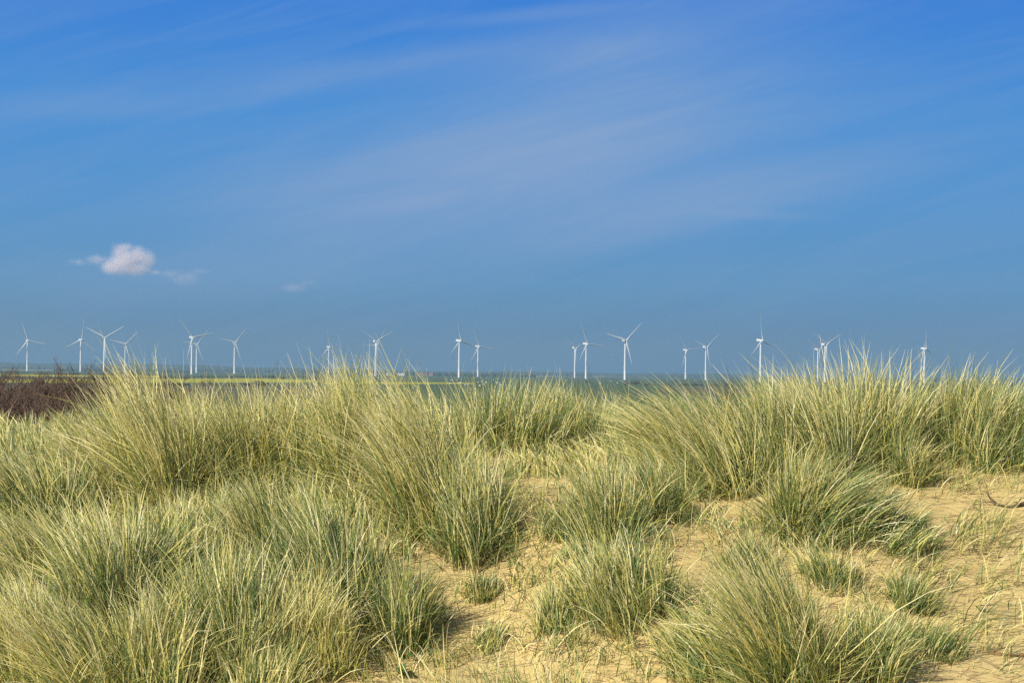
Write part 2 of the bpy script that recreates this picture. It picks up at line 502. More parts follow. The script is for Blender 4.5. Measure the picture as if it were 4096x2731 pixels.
TURB = [  # hub px, size (tower height px), yaw, blade phase, label
    (112.5, 1361, 122.0, 32, 100, 'leftmost white wind turbine, standing above the purple-brown scrub at the left edge'),
    (327, 1359.5, 129.5, 38, 7, 'second turbine from the left, one blade pointing straight up beside a close neighbour'),
    (420, 1350.5, 142.5, 26, 58, 'taller turbine of the left group with blades spread like a wide letter Y'),
    (503, 1373.5, 111.5, 28, 44, 'small turbine right of the left group, foot hidden by the pale tussock tips'),
    (772.6, 1349, 150.0, 38, 78, 'large turbine in front of the overlapping pair above the yellow field, blade pointing up left'),
    (790, 1376, 115.0, 36, 39, 'smaller turbine partly hidden behind the large one above the yellow field'),
    (942.5, 1367.5, 126.5, 38, 41, 'lone turbine above the yellow field, right of the overlapping pair'),
    (1319.7, 1387, 110.0, 40, 107, 'small turbine rising behind the tall leaning grass left of the middle, upper blade vertical'),
    (1508, 1365, 140.5, 38, 60, 'nearer turbine of the pair standing in one line, blades in a Y shape'),
    (1510, 1381, 119.0, 40, 29, 'farther turbine almost wholly hidden behind the tower of its twin'),
    (1843.5, 1362, 148.0, 46, 107, 'larger turbine of the pair near the middle of the skyline, upper blade steep'),
    (1917, 1384, 122.0, 40, 96, 'smaller turbine just right of the larger one near the middle of the skyline'),
    (2304.8, 1390, 120.0, 40, 64, 'small turbine close left of a taller one right of the middle'),
    (2350.5, 1374, 140.0, 40, 95, 'taller turbine of the close pair right of the middle'),
    (2506, 1361, 158.6, 30, 45, 'big lone turbine right of the middle with two birds beside its tower'),
    (2748, 1397, 117.0, 38, 83, 'smaller turbine of the spaced pair left of the tall right-hand grass'),
    (2829, 1386, 131.6, 38, 49, 'larger turbine of the spaced pair, foot standing in the green field'),
    (3050.7, 1361, 167.0, 44, 110, 'nearest and tallest turbine at right, upper blade almost vertical, foot behind grass'),
    (3307.7, 1376, 151.0, 38, 61, 'turbine with a Y of blades rising out of the tall right-hand grass'),
    (3278, 1397, 128.0, 42, 56, 'turbine half hidden in grass just left of and behind a larger turbine'),
    (3705, 1392, 138.0, 46, 117, 'rightmost turbine, tower seen through the gap between two grass tussocks'),
]


def copy_thing(root):
    r = root.copy(); COL.objects.link(r)
    for ch in root.children:
        c = ch.copy(); COL.objects.link(c); c.parent = r
    return r


first = True
roots = [proto] + [copy_thing(proto) for _ in TURB[1:]]
for (hx_, hy_, th_, yaw, ph, lab), r in zip(TURB, roots):
    D = HUB_H * FPX / th_
    P = at(hx_, hy_, D)
    a = R_(yaw)
    r.location = (P.x - OVER * math.sin(a), P.y + OVER * math.cos(a), P.z - HUB_H if abs(P.z - HUB_H) < 3 else 0)
    if r.location.z > 0: r.location.z = 0
    r.rotation_euler = (0, 0, a)
    tag(r, lab, 'wind turbine', 'white wind turbines on the marsh')
    k = 0
    for ch in r.children:
        if ch.name.startswith('blade'):
            ch.rotation_euler = (0, R_(ph + 120 * k - .7), 0); k += 1

# ------------------------------------------------------------------ pylons
def pylon_mesh(H=44.0):
    P0, P1, r = [], [], []

    def seg(a, b, w=.16): P0.append(a); P1.append(b); r.append(w)
    lv = [(0, 3.6), (8, 2.7), (16, 2.0), (24, 1.35), (31, .95), (38, .8), (H, .15)]
    cs = [(-1, -1), (1, -1), (1, 1), (-1, 1)]
    for (z0, w0), (z1, w1) in zip(lv[:-1], lv[1:]):
        for i in range(4):
            a, b = cs[i], cs[(i + 1) % 4]
            p = (a[0] * w0, a[1] * w0, z0); q = (a[0] * w1, a[1] * w1, z1)
            p2 = (b[0] * w0, b[1] * w0, z0); q2 = (b[0] * w1, b[1] * w1, z1)
            seg(p, q, .24); seg(p, q2); seg(p2, q); seg(q, q2)
    for (z, w) in ((27, 5.6), (32.5, 7.0), (38, 4.8)):
        for s in (-1, 1):
            for yy in (-.8, .8):
                seg((s * .8, yy, z), (s * w, 0, z)); seg((s * .8, yy, z + 1.8), (s * w, 0, z))
            seg((s * w, 0, z), (s * w, 0, z - 2.2), .14)
    return tubes_mesh('pylon', P0, P1, r, r, 3)


me_p = pylon_mesh(); me_p.materials.append(M_STEEL)
for i, (px, py, h, lab) in enumerate(((473, 1417, 56, 'faint grey lattice pylon between the left turbine group and the tall pale tussock'),
                                      (1110, 1412, 56, 'faint grey lattice pylon in the empty stretch left of the middle'),
                                      (2357, 1433, 50, 'faint lattice pylon close to the tower of the taller turbine right of the middle'),
                                      (2911, 1437, 54, 'faint lattice pylon just left of the tall right-hand grass'))):
    D = 44 * FPX / h
    P = at(px, py, D)
    o = link('pylon', me_p); o.location = (P.x, P.y, 0); o.rotation_euler = (0, 0, R_(35 + 7 * i))
    tag(o, lab, 'pylon', 'electricity pylons on the horizon')

# ------------------------------------------------------------------ farm buildings
def house(px, D, w, d, h, rh, wall, roof, rot, lab, cat, chim=True):
    P = at(px, 1495, D)
    r = bpy.data.objects.new('farm_building', None); COL.objects.link(r); r.location = (P.x, P.y, 0); r.rotation_euler = (0, 0, R_(rot))
    tag(r, lab, cat, 'farm buildings on the marsh')
    mb = MB()
    vs = [(-w / 2, -d / 2, 0), (w / 2, -d / 2, 0), (w / 2, d / 2, 0), (-w / 2, d / 2, 0), (-w / 2, -d / 2, h), (w / 2, -d / 2, h), (w / 2, d / 2, h), (-w / 2, d / 2, h), (-w / 2, 0, h + rh), (w / 2, 0, h + rh)]
    mb.add(vs, [(0, 1, 5, 4), (1, 2, 6, 9, 5), (2, 3, 7, 6), (3, 0, 4, 8, 7)])
    link('wall', mb.mesh('wall'), wall, r)
    mb = MB(); e = .4
    for s in (-1, 1):
        y0 = s * (d / 2 + e); z0 = h - rh * e / (d / 2)
        a = [(-w / 2 - e, y0, z0 + .05), (w / 2 + e, y0, z0 + .05), (w / 2 + e, 0, h + rh + .05), (-w / 2 - e, 0, h + rh + .05)]
        b2 = [(p[0], p[1], p[2] + .25) for p in a]
        mb.add(a + b2, [(0, 1, 2, 3), (4, 5, 6, 7), (0, 1, 5, 4), (1, 2, 6, 5), (2, 3, 7, 6), (3, 0, 4, 7)])
    ro = link('roof', mb.mesh('roof'), roof, r)
    if chim:
        mb = MB(); mb.box(w * .25, w * .25 + 1, -.5, .5, h + rh * .6, h + rh + 1.6)
        link('chimney', mb.mesh('chimney'), M_BRICK, ro)
    for k in range(3):
        mb = MB(); x = -w * .32 + k * w * .3
        mb.box(x - .6, x + .6, -d / 2 - .06, -d / 2 + .1, h * .3, h * .75)
        link('window', mb.mesh('window'), M_GLASS, r)


house(1556, 4900, 11, 8, 5, 3.5, M_WALL, M_SLATE, 20, 'white walled farmhouse with grey roof on the marsh right of the turbines standing in line', 'farmhouse')
house(1606, 4950, 16, 9, 4.5, 3, M_WALL, M_SLATE, -15, 'long pale barn with grey roof beside the white farmhouse', 'barn', False)
house(1688, 5000, 22, 10, 4, 3.5, M_BRICK, M_TILE, 10, 'long brick barn with red tiled roof left of the mid skyline turbine pair', 'barn', False)
house(1726, 5020, 12, 9, 5, 4, M_BRICK, M_TILE, -25, 'red roofed brick farmhouse right of the long red barn', 'farmhouse')

# ------------------------------------------------------------------ sheep
def sheep_mesh():
    mb = MB()
    for (c, s) in (((0, 0, .62), (.34, .62, .33)), ((0, -.66, .80), (.13, .20, .15)), ((0, -.52, .72), (.18, .2, .2))):
        M = Matrix.Translation(c) @ Matrix.Diagonal((*s, 1))
        mb.lathe([(math.sin(t), -math.cos(t)) for t in np.linspace(.05, math.pi - .05, 7)], 9, M)
    for (x, y) in ((-.16, -.35), (.16, -.35), (-.16, .38), (.16, .38)):
        mb.lathe([(.045, 0), (.07, .45)], 6, Matrix.Translation((x, y, 0)))
    return mb.mesh('sheep')


me_s = sheep_mesh(); me_s.materials.append(M_WOOL)
sr = random.Random(4)
for i in range(34):
    if i < 24: px, py = sr.uniform(1790, 2020), sr.uniform(1514, 1549)
    else: px, py = sr.uniform(2240, 2800), sr.uniform(1521, 1534)
    P = on_marsh(px, py)
    o = link('sheep', me_s); o.location = P; o.rotation_euler = (0, 0, sr.uniform(0, 6.28)); o.scale = (1.25,) * 3
    if i < 24: tag(o, 'tiny white sheep in the green field below the middle turbine pair', 'sheep', 'sheep below the middle turbine pair')
    else: tag(o, 'tiny white sheep in the green field below the turbines right of the middle', 'sheep', 'sheep below the turbines right of the middle')

# ------------------------------------------------------------------ birds
def bird_mesh():
    mb = MB()
    M = Matrix.Rotation(R_(90), 4, 'X')
    mb.lathe([(.01, -.28), (.05, -.16), (.085, 0), (.07, .12), (.045, .17), (.05, .21), (.012, .28)], 8, M)
    for s in (-1, 1):
        vs = [(s * .05, -.12, .03), (s * .26, -.16, .13), (s * .50, -.02, .10), (s * .24, .06, .12), (s * .05, .10, .03)]
        mb.add(vs + [(x, y, z + .012) for x, y, z in vs], [(0, 1, 2, 3, 4), (9, 8, 7, 6, 5)] + [(i, (i + 1) % 5, (i + 1) % 5 + 5, i + 5) for i in range(5)])
    mb.add([(-.03, .24, 0), (.03, .24, 0), (.08, .42, .01), (-.08, .42, .01)], [(0, 1, 2, 3)])
    return mb.mesh('bird')


me_bd = bird_mesh(); me_bd.materials.append(M_BIRD)
for (px, py, lab) in ((2504.5, 1446, 'upper dark bird flying at the edge of the big lone tower'), (2511.5, 1450, 'lower dark bird flying right of the big lone tower'),
                      (2772.5, 1357.5, 'dark bird high beside a blade tip of the spaced turbine pair'), (2771, 1386, 'dark bird at hub height between the spaced turbine pair'),
                      (1648, 1451, 'dark bird low over the grass right of the turbines in line')):
    o = link('bird', me_bd); o.location = at(px, py, 1300); o.rotation_euler = (.2, .3, sr.uniform(0, 6)); o.scale = (1.1,) * 3
    tag(o, lab, 'bird', 'birds over the marsh')

# ------------------------------------------------------------------ twiggy plants
def grow(rng, base, H, spread, n_stems, depth=3, lean=(0, 0), r_base=.02, kids=(4, 7), jit=.35, shrink=.55):
    P0, P1, ra, rb = [], [], [], []

    def branch(p, d, L, r, lev):
        n = 4
        q = p.copy()
        for k in range(n):
            d2 = d + rng.normal(0, .13, 3); d2[2] += .03
            d2 /= np.linalg.norm(d2)
            q2 = q + d2 * L / n
            r2 = r * (1 - .17 * (k + 1))
            P0.append(q); P1.append(q2); ra.append(r * (1 - .17 * k)); rb.append(r2)
            if lev < depth and k >= (1 if lev else 1):
                for _ in range(rng.integers(*kids) // 2 + (1 if k > 1 else 0)):
                    e = d2 + rng.normal(0, jit * 1.4, 3); e[2] = abs(e[2]) * .7 + .25
                    e /= np.linalg.norm(e)
                    branch(q2, e, L * shrink * rng.uniform(.6, 1.15), r2 * .62, lev + 1)
            q, d = q2, d2
    for s in range(n_stems):
        a = rng.uniform(0, 2 * math.pi); rr = spread * math.sqrt(rng.uniform(0, 1))
        p = np.array([base[0] + rr * math.cos(a), base[1] + rr * math.sin(a) * .6, base[2]])
        d = np.array([math.cos(a) * .35 * rr / max(spread, .01) + lean[0], math.sin(a) * .3 + lean[1], 1.0])
        d /= np.linalg.norm(d)
        branch(p, d, H * rng.uniform(.6, .8), r_base * rng.uniform(.7, 1.1), 0)
    return P0, P1, ra, rb


def shrub(px, depth, top_px, width_m, stems, mat, lab, seed, group, r=.016, dpt=2, kids=(3, 6)):
    rng = np.random.default_rng(seed)
    T = at(px, top_px, depth)
    gz = max(float(ground_z(T.x, T.y)), 0.0)
    H = T.z - gz
    P0, P1, ra, rb = grow(rng, (0, 0, -.05), H * (0.9 if mat is M_TWIG else .50), width_m * (1.0 if mat is M_TWIG else 1.25), int(stems * (1.4 if mat is M_TWIG else 3)), dpt, r_base=r, kids=kids, shrink=.42)
    ra = np.maximum(ra, r * .24); rb = np.maximum(rb, r * .20)
    o = link('bare_shrub', tubes_mesh('bare_shrub', P0, P1, ra, rb, 3), mat)
    o.location = (T.x, T.y, gz)
    tag(o, lab, 'shrub', group)
    return o


G1 = 'leafless shrubs behind the dune crest'
shrub(60, 30.0, 1478, 1.1, 87, M_TWIG, 'dark purple-brown leafless shrub at the very left edge behind the grass', 1, G1)
shrub(230, 31.0, 1505, 1.0, 76, M_TWIG, 'dark purple-brown leafless shrub left of the big pale tussock, second from the left', 2, G1)
shrub(400, 30.0, 1478, .75, 83, M_TWIG, 'spiky dark leafless shrub against the big pale tussock, beneath the left turbines', 3, G1)
shrub(130, 28.0, 1560, .9, 83, M_TWIG, 'low dense front shrub at the left, just above the green grass', 4, G1)
shrub(330, 28.5, 1555, .8, 76, M_TWIG, 'low dense front shrub touching the leaning pale grass at left', 5, G1)
shrub(500, 33.0, 1530, .9, 57, M_TWIG, 'dark leafless shrub half hidden behind the big pale tussock', 12, G1)
shrub(2640, 75.0, 1482, 2.2, 26, M_TWIG2, 'grey-brown bare bush behind the grass between the big lone turbine and its right neighbours', 6, G1, .03)
shrub(2780, 62.0, 1560, 2.0, 24, M_TWIG2, 'low grey-brown bush in the dip below the spaced turbine pair', 7, G1, .03)
shrub(2950, 80.0, 1487, 1.8, 24, M_TWIG2, 'grey-brown bare bush left of the foot of the nearest turbine', 8, G1, .035)
shrub(3075, 85.0, 1483, 2.2, 24, M_TWIG2, 'grey-brown bare bush hiding the foot of the nearest turbine', 9, G1, .035)
shrub(1725, 70.0, 1510, 1.6, 20, M_TWIG2, 'brown bare bush peeping over the grass left of the middle turbine pair', 10, G1, .03)
shrub(1290, 78.0, 1480, 1.8, 20, M_TWIG2, 'brown bare bush around the foot of the small turbine left of the middle', 11, G1, .03)


def bare_tree(px, depth, top_px, lab, seed):
    rng = np.random.default_rng(seed)
    T = at(px, top_px, depth)
    H = max(T.z, 3.0)
    root = bpy.data.objects.new('bare_tree', None); COL.objects.link(root); root.location = (T.x, T.y, 0)
    tag(root, lab, 'tree', 'bare trees on the marsh')
    tr = H * .28
    link('trunk', tubes_mesh('trunk', [(0, 0, -.1), (0, .03, tr * .5)], [(0, .03, tr * .5), (.05, 0, tr)], [H * .035, H * .03], [H * .03, H * .024], 7), M_BARK, root)
    P0, P1, ra, rb = [], [], [], []
    for k in range(8):
        a = k * 2.4; g = grow(rng, (0.05, 0, tr * .9), H * .62, .1, 1, 2, (math.cos(a) * .55, math.sin(a) * .55), H * .013, (4, 7), .5, .5)
        for A_, B_ in zip((P0, P1, ra, rb), g): A_ += list(B_)
    link('crown', tubes_mesh('crown', P0, P1, ra, rb, 3), M_TWIG2, root)


for i, (px, D, ty, lab) in enumerate(((12, 620, 1448, 'bare tree cut by the left edge of the view, left of the first turbine'), (72, 700, 1456, 'pale bare tree just left of the foot of the first turbine'),
                                      (190, 900, 1476, 'low bare tree between the first and second turbines from the left'), (395, 760, 1478, 'low bare tree at the foot of the tall left-group turbine'),
                                      (548, 560, 1455, 'bare tree behind the tips of the big pale tussock'), (668, 820, 1497, 'small bare tree in front of the yellow field left of the overlapping turbines'),
                                      (835, 900, 1500, 'small bare tree in front of the yellow field right of the overlapping turbines'), (925, 1500, 1497, 'small bare tree at the foot of the lone turbine above the yellow field'),
                                      (1270, 700, 1480, 'bare tree behind the grass just left of the small mid-left turbine'), (2920, 420, 1500, 'bare tree right of the spaced turbine pair'))):
    bare_tree(px, D, ty, lab, 40 + i)

# ------------------------------------------------------------------ marram grass
SEG = 6
TT = np.linspace(0, 1, SEG)
WID = np.array([.85, 1.0, .95, .78, .5, .08])


def blade_arrays(rng, base, L, dir0, bend, width, kind, droop):
    """base (n,3) foot, L (n,) length, dir0 (n,3) start, bend (n,3) drift added along the blade, droop (n,) sag"""
    n = len(base)
    d = dir0[:, None, :] + bend[:, None, :] * (TT[None, :, None] ** 1.25)
    d[:, :, 2] -= droop[:, None] * TT[None, :] ** 2
    kink = rng.normal(0, .03, (n, SEG, 3)); d = d + kink
    d /= np.linalg.norm(d, axis=2, keepdims=True)
    step = d * (L[:, None, None] / (SEG - 1))
    P = np.concatenate([np.zeros((n, 1, 3)), np.cumsum(step[:, :-1], axis=1)], 1) + base[:, None, :]
    rv = rng.normal(0, 1, (n, 3))
    w = np.cross(d[:, 1], rv); w /= np.maximum(np.linalg.norm(w, axis=1, keepdims=True), 1e-6)
    w = w[:, None, :] * (width[:, None] * .5 * WID[None, :])[:, :, None]
    V = np.stack([P - w, P + w], 2).reshape(n, SEG * 2, 3)
    k = np.repeat(kind, SEG * 2); al = np.tile(np.repeat(TT, 2), n)
    b = (np.arange(n) * SEG * 2)[:, None]
    j = np.arange(SEG - 1) * 2
    Fq = np.stack([b + j, b + j + 1, b + j + 3, b + j + 2], -1).reshape(-1, 4)
    return V.reshape(-1, 3), Fq, k, al


def tuft_arrays(rng, c, radx, rady, n, H, lean, spread, dry, droop=.35, wid=.0062, hj=.66, leany=0.0, dead=.10, per=14, loose=.09):
    """a tussock is a crowd of shoots (bundles); the blades of one shoot share a direction, a height and a tint"""
    nb = max(3, n // per)
    r_ = np.sqrt(rng.uniform(0, 1, nb)); a_ = rng.uniform(0, 2 * math.pi, nb)
    bx_, by_ = r_ * np.cos(a_), r_ * np.sin(a_)
    wob = 1 + .34 * np.sin(2 * a_ + rng.uniform(0, 6)) + .24 * np.sin(3 * a_ + rng.uniform(0, 6)) + .15 * np.sin(5 * a_ + rng.uniform(0, 6))
    bx_ *= wob; by_ *= wob
    bh = (1 - .12 * np.clip(r_, 0, 1) ** 2) * (1 - hj * rng.beta(1.0, 1.15, nb))
    wx, wy = c[0] + bx_ * radx, c[1] + by_ * rady
    bl = lean + rng.normal(0, .22, nb) + .26 * np.sin(4.1 * wx + 2.3 * wy + .4) + .16 * np.sin(9.3 * wx - 5.1 * wy)
    bly = leany - .10 + rng.normal(0, .22, nb) + .26 * np.sin(3.3 * wy - 4.7 * wx + 1.9)
    fl = rng.uniform(0, 1, nb) < .09                 # shoots pressed flat by the wind
    bl[fl] += rng.choice([-1.5, 1.1], fl.sum()); bh[fl] *= .9
    bk = rng.normal(0, .16, nb)
    i = rng.integers(0, nb, n)
    ox = bx_[i]; oy = by_[i]
    x = c[0] + ox * radx + rng.normal(0, .022, n); y = c[1] + oy * rady + rng.normal(0, .022, n)
    z = ground_z(x, y) - .015
    base = np.stack([x, y, z], -1)
    L = H * bh[i] * (1 - .45 * rng.beta(1.0, 2.2, n))
    sh = rng.uniform(0, 1, n) < .22                  # young short blades at the foot
    L[sh] *= rng.uniform(.3, .75, sh.sum())
    ln, lny = bl[i], bly[i]
    d0 = np.stack([ox * spread * .34 + ln * .26 + rng.normal(0, loose, n), oy * spread * .3 + lny * .3 + rng.normal(0, loose, n), np.ones(n)], -1)
    d0 /= np.linalg.norm(d0, axis=1, keepdims=True)
    bend = np.stack([ln * .90 + ox * spread * .34 + rng.normal(0, .24, n), lny * .9 + oy * spread * .3 + rng.normal(0, .24, n), np.zeros(n)], -1)
    straw = rng.uniform(0, 1, n) < .24 + .56 * dry + .8 * bk[i]
    kind = np.clip(np.where(straw, rng.normal(.66, .11, n), rng.normal(.20 + .10 * dry, .12, n)) + .25 * bk[i], 0, 1)
    kind[rng.uniform(0, 1, n) < dead] = rng.uniform(.8, 1.0)
    dr = np.abs(rng.normal(droop * .6, .22, n))
    br = rng.uniform(0, 1, n) < .12                  # stray and collapsed blades
    d0[br] += rng.normal(0, .5, (br.sum(), 3)) * np.array([1, 1, .2]); dr[br] += .6
    d0 /= np.linalg.norm(d0, axis=1, keepdims=True)
    w = wid * rng.uniform(.55, 1.25, n)
    return blade_arrays(rng, base, L, d0, bend, w, kind, dr)


def tangle_arrays(rng, c, radx, rady, n, H, dry):
    """fine criss-crossing old blades low in a tussock"""
    r = np.sqrt(rng.uniform(0, 1, n)); a = rng.uniform(0, 2 * math.pi, n)
    x = c[0] + r * np.cos(a) * radx; y = c[1] + r * np.sin(a) * rady
    base = np.stack([x, y, ground_z(x, y) + rng.uniform(-.01, 1, n) * H * .35 * (1 - r)], -1)
    b = rng.uniform(0, 2 * math.pi, n); t = rng.uniform(.1, 1.25, n)
    d0 = np.stack([np.sin(t) * np.cos(b), np.sin(t) * np.sin(b), np.cos(t) + .05], -1)
    d0 /= np.linalg.norm(d0, axis=1, keepdims=True)
    bend = np.stack([rng.normal(0, .4, n), rng.normal(0, .4, n), np.zeros(n)], -1)
    kind = np.clip(rng.normal(.22 + .4 * dry, .22, n), 0, .95)
    A = blade_arrays(rng, base, H * rng.uniform(.35, 1.15, n), d0, bend, rng.uniform(.003, .0065, n), kind, np.abs(rng.normal(.45, .3, n)))
    old = np.repeat(rng.uniform(0, 1, n) < .5, SEG * 2)      # rotted brown thatch
    A = (A[0], A[1], A[2], np.where(old, A[3] * .28, A[3]))
    V = A[0]; V[:, 2] = np.maximum(V[:, 2], ground_z(V[:, 0], V[:, 1]) + .002)
    return A


def build_grass(name, arrs):
    Vs, Fs, Ks, As = [], [], [], []
    o = 0
    for (V, F, k, a) in arrs:
        Vs.append(V); Fs.append(F + o); Ks.append(k); As.append(a); o += len(V)
    V = np.concatenate(Vs); c = V.mean(0); c[2] = V[:, 2].min()
    me = mesh_np(name, V - c, np.concatenate(Fs), 4, True, {'kind': np.concatenate(Ks), 'along': np.concatenate(As)})
    ob = link(name, me, M_GRASS); ob.location = c
    return ob


# px, py of the foot; height px; half width px of the foot; blades; lean; spread; dryness; droop; label
TUS = [
    # crest, left to right
    (650, 1990, 560, 130, 2700, -.58, .30, .72, .3, 'big pale tussock leaning left on the crest, hiding the small turbine foot at left'),
    (430, 1960, 340, 130, 1900, -1.0, .35, .72, .45, 'pale tussock combed to the left in front of the dark leafless shrubs'),
    (90, 2060, 330, 170, 1600, -.5, .5, .35, .5, 'greenish tussock at the left edge below the dark shrubs'),
    (980, 1960, 480, 170, 2100, -.25, .55, .56, .5, 'bushy rounded tussock on the crest below the wide yellow field'),
    (1180, 1940, 380, 120, 1000, -.45, .4, .5, .5, 'loose tussock filling the dip between the rounded tussock and the tall mid-left one'),
    (1440, 1965, 550, 120, 2500, -.55, .24, .62, .25, 'tall straw-tipped tussock on the crest below the two turbines standing in line'),
    (1730, 2070, 590, 140, 2800, -.62, .26, .78, .3, 'pale dense tussock sweeping left, right of the tall straw-tipped one'),
    (1890, 2210, 440, 110, 1400, -.30, .45, .30, .5, 'green drooping tussock at the right foot of the pale dense one'),
    (2040, 1790, 310, 170, 1700, -.10, .40, .35, .3, 'far green tussock on the crest under the middle turbine pair'),
    (2250, 1790, 300, 150, 1700, .05, .40, .38, .3, 'far green tussock on the crest right of the middle'),
    (2420, 1760, 250, 120, 1000, -.35, .45, .40, .4, 'low far tussock on the crest left of the swept mound'),
    (2740, 1820, 300, 190, 2300, -1.6, .2, .50, .6, 'mound of grass swept flat to the left below the big lone turbine'),
    (2900, 1940, 390, 150, 2100, -.95, .22, .47, .35, 'tall grass bending left, right of the flattened mound'),
    (3080, 1930, 450, 120, 1900, -.55, .22, .34, .25, 'upright blue-green tussock below the nearest turbine'),
    (3280, 1900, 455, 120, 2200, -.40, .18, .40, .2, 'dense upright tussock with straight blades left of the turbines in the grass'),
    (3470, 1850, 460, 120, 2100, -.14, .28, .52, .3, 'high tussock crowning the sandy hummock, right of the turbines in the grass'),
    (3640, 1930, 270, 50, 420, .05, .5, .38, .3, 'small separate tuft standing in bare sand below the high hummock'),
    (3830, 1800, 350, 140, 1900, .60, .40, .26, .4, 'dark green tussock leaning right at the right end of the crest'),
    (3970, 1850, 350, 110, 1300, .55, .45, .26, .5, 'dark green tussock with drooping blades near the right edge'),
    (4080, 1830, 340, 110, 1100, .10, .40, .28, .3, 'upright green tussock cut by the right edge'),
    # middle
    (3190, 2110, 360, 75, 1300, .05, .35, .42, .3, 'upright tussock at the left end of the grass lying over the sand'),
    (3310, 2120, 300, 120, 1600, 1.35, .25, .22, .9, 'dark green grass lying over to the right on bare sand'),
    (3560, 2120, 170, 150, 700, .9, .5, .22, .9, 'short sprawling green tuft right of the lying grass'),
    (2430, 2140, 360, 95, 1000, -.30, .45, .42, .35, 'mid-slope tussock with spreading blades left of a darker twin'),
    (2630, 2080, 320, 62, 1100, -.25, .35, .36, .25, 'dark shaded tussock on the mid slope, right of the spreading one'),
    (2270, 2120, 190, 80, 700, .05, .5, .18, .5, 'small dark green tuft in the sand right of the drooping tussock'),
    (2480, 2440, 360, 140, 1400, -.15, .5, .38, .4, 'ragged tussock in the centre of the slope with tangled dead stems'),
    (2220, 2500, 210, 40, 420, -.10, .5, .42, .3, 'thin reddish-footed tuft at the left of the ragged central tussock'),
    (2980, 2290, 190, 60, 600, -.05, .35, .10, .25, 'small fresh green tuft behind the big foreground tussock'),
    (3150, 2775, 620, 125, 2600, -.78, .26, .40, .35, 'big foreground tussock sweeping left at bottom right of centre'),
    (2830, 2690, 300, 130, 800, -.6, .45, .45, .6, 'loose foreground grass at the left foot of the big sweeping tussock'),
    (3490, 2690, 320, 75, 850, .0, .6, .25, .4, 'foreground tussock on open sand with a shadow to its right'),
    (3720, 2600, 150, 100, 420, .9, .5, .20, .8, 'low green tuft leaning right beside the foreground tussock on open sand'),
    (3640, 2420, 160, 55, 640, .3, .8, .20, .8, 'low sprawling tuft on the open sand slope at right'),
    (3330, 2330, 200, 90, 300, -.1, .8, .28, .5, 'sparse wispy tuft in the sand right of the small fresh green one'),
    (1610, 2540, 330, 85, 1300, .20, .32, .14, .4, 'green tussock in the sand hollow, right of the large left mass'),
    (1930, 2370, 90, 50, 480, .0, 1.0, .2, .7, 'flat little green tuft alone in the sand hollow'),
    (1960, 2570, 110, 32, 420, .0, .8, .6, .6, 'short reddish withered tuft in the sand hollow'),
    # left mass
    (1320, 2400, 450, 140, 2200, -.15, .32, .14, .35, 'blue-green tussock at the right edge of the large left mass'),
    (1230, 2620, 380, 140, 1700, -.05, .34, 1.05, .4, 'tussock with a bleached dead skirt at the front of the left mass'),
    (1080, 2240, 360, 130, 1500, -.5, .42, .40, .45, 'grass bending left behind the blue-green tussock of the left mass'),
    (850, 2230, 270, 150, 1400, -.1, .55, .28, .5, 'shaded green tussock left of the little sand gap'),
    (430, 2440, 470, 130, 2100, -.25, .36, .42, .4, 'tall two-toned tussock in the middle of the left slope'),
    (180, 2320, 340, 150, 1500, -.75, .4, .50, .5, 'yellowish tussock leaning left near the left edge'),
    (650, 2310, 300, 130, 1300, .45, .5, .32, .5, 'green grass behind the two-toned tussock of the left slope'),
    (910, 2640, 500, 150, 2300, -.25, .34, .24, .4, 'large green foreground tussock left of the bleached skirt'),
    (610, 2750, 440, 130, 1700, .15, .42, .42, .45, 'foreground tussock at the bottom left with straw stems'),
    (320, 2770, 420, 150, 1700, -.75, .38, .55, .5, 'yellow foreground grass fanning left at the bottom left'),
    (80, 2680, 390, 160, 1700, -.7, .45, .66, .6, 'straw-coloured grass in the bottom left corner'),
    (1070, 2800, 260, 120, 900, -.1, .5, .6, .5, 'short straw tuft at the bottom edge below the bleached skirt'),
]
n_total = 0
for i, (px, py, hp, hw, n, lean, spr, dry, drp, lab) in enumerate(TUS):
    rng = np.random.default_rng(100 + i)
    c = on_dune(px, py)
    s = c.y / FPX
    H = hp * s * (1.14 + .14 * abs(lean))
    rx_, ry_ = hw * s * 1.1, max(hw * s * 1.05, .10)
    NF = 1.0 if px < 1500 or py < 2000 else .85
    parts = [tuft_arrays(rng, c, rx_, ry_, int(n * NF * 1.15), H, lean, spr, dry, drp),
             tangle_arrays(rng, c, rx_ * 1.25, ry_ * 1.25, int(n * .8), H * .42, dry),
             tuft_arrays(rng, c, rx_ * 2.2, ry_ * 1.9, int(n * .26), H * .46, lean * .8, spr, min(dry + .05, 1), 1.0, .0050, per=4, loose=.32),
             tuft_arrays(rng, c, rx_ * .8, ry_ * .8, int(n * .06), H * 1.14, lean, spr, min(dry + .25, 1), drp, .0075, hj=.2, per=2, loose=.16)]
    ob = build_grass('marram_tussock', parts)
    tag(ob, lab, 'grass tussock', 'marram tussocks on the dune')
    n_total += n

# nearest blades rising into the bottom of the frame
rng = np.random.default_rng(77)
arr = []
for (x, y, n) in ((-.06, 10.1, 260), (.16, 10.3, 220), (-.28, 10.3, 150), (.33, 10.2, 80)):
    arr.append(tuft_arrays(rng, (x, y), .2, .15, n, .74, -.25, .5, .42, .3, .0072, hj=.3, per=4, loose=.14))
ob = build_grass('marram_tussock', arr)
tag(ob, 'nearest sparse tuft, long separate blades rising from the bottom edge near the middle', 'grass tussock', 'marram tussocks on the dune')

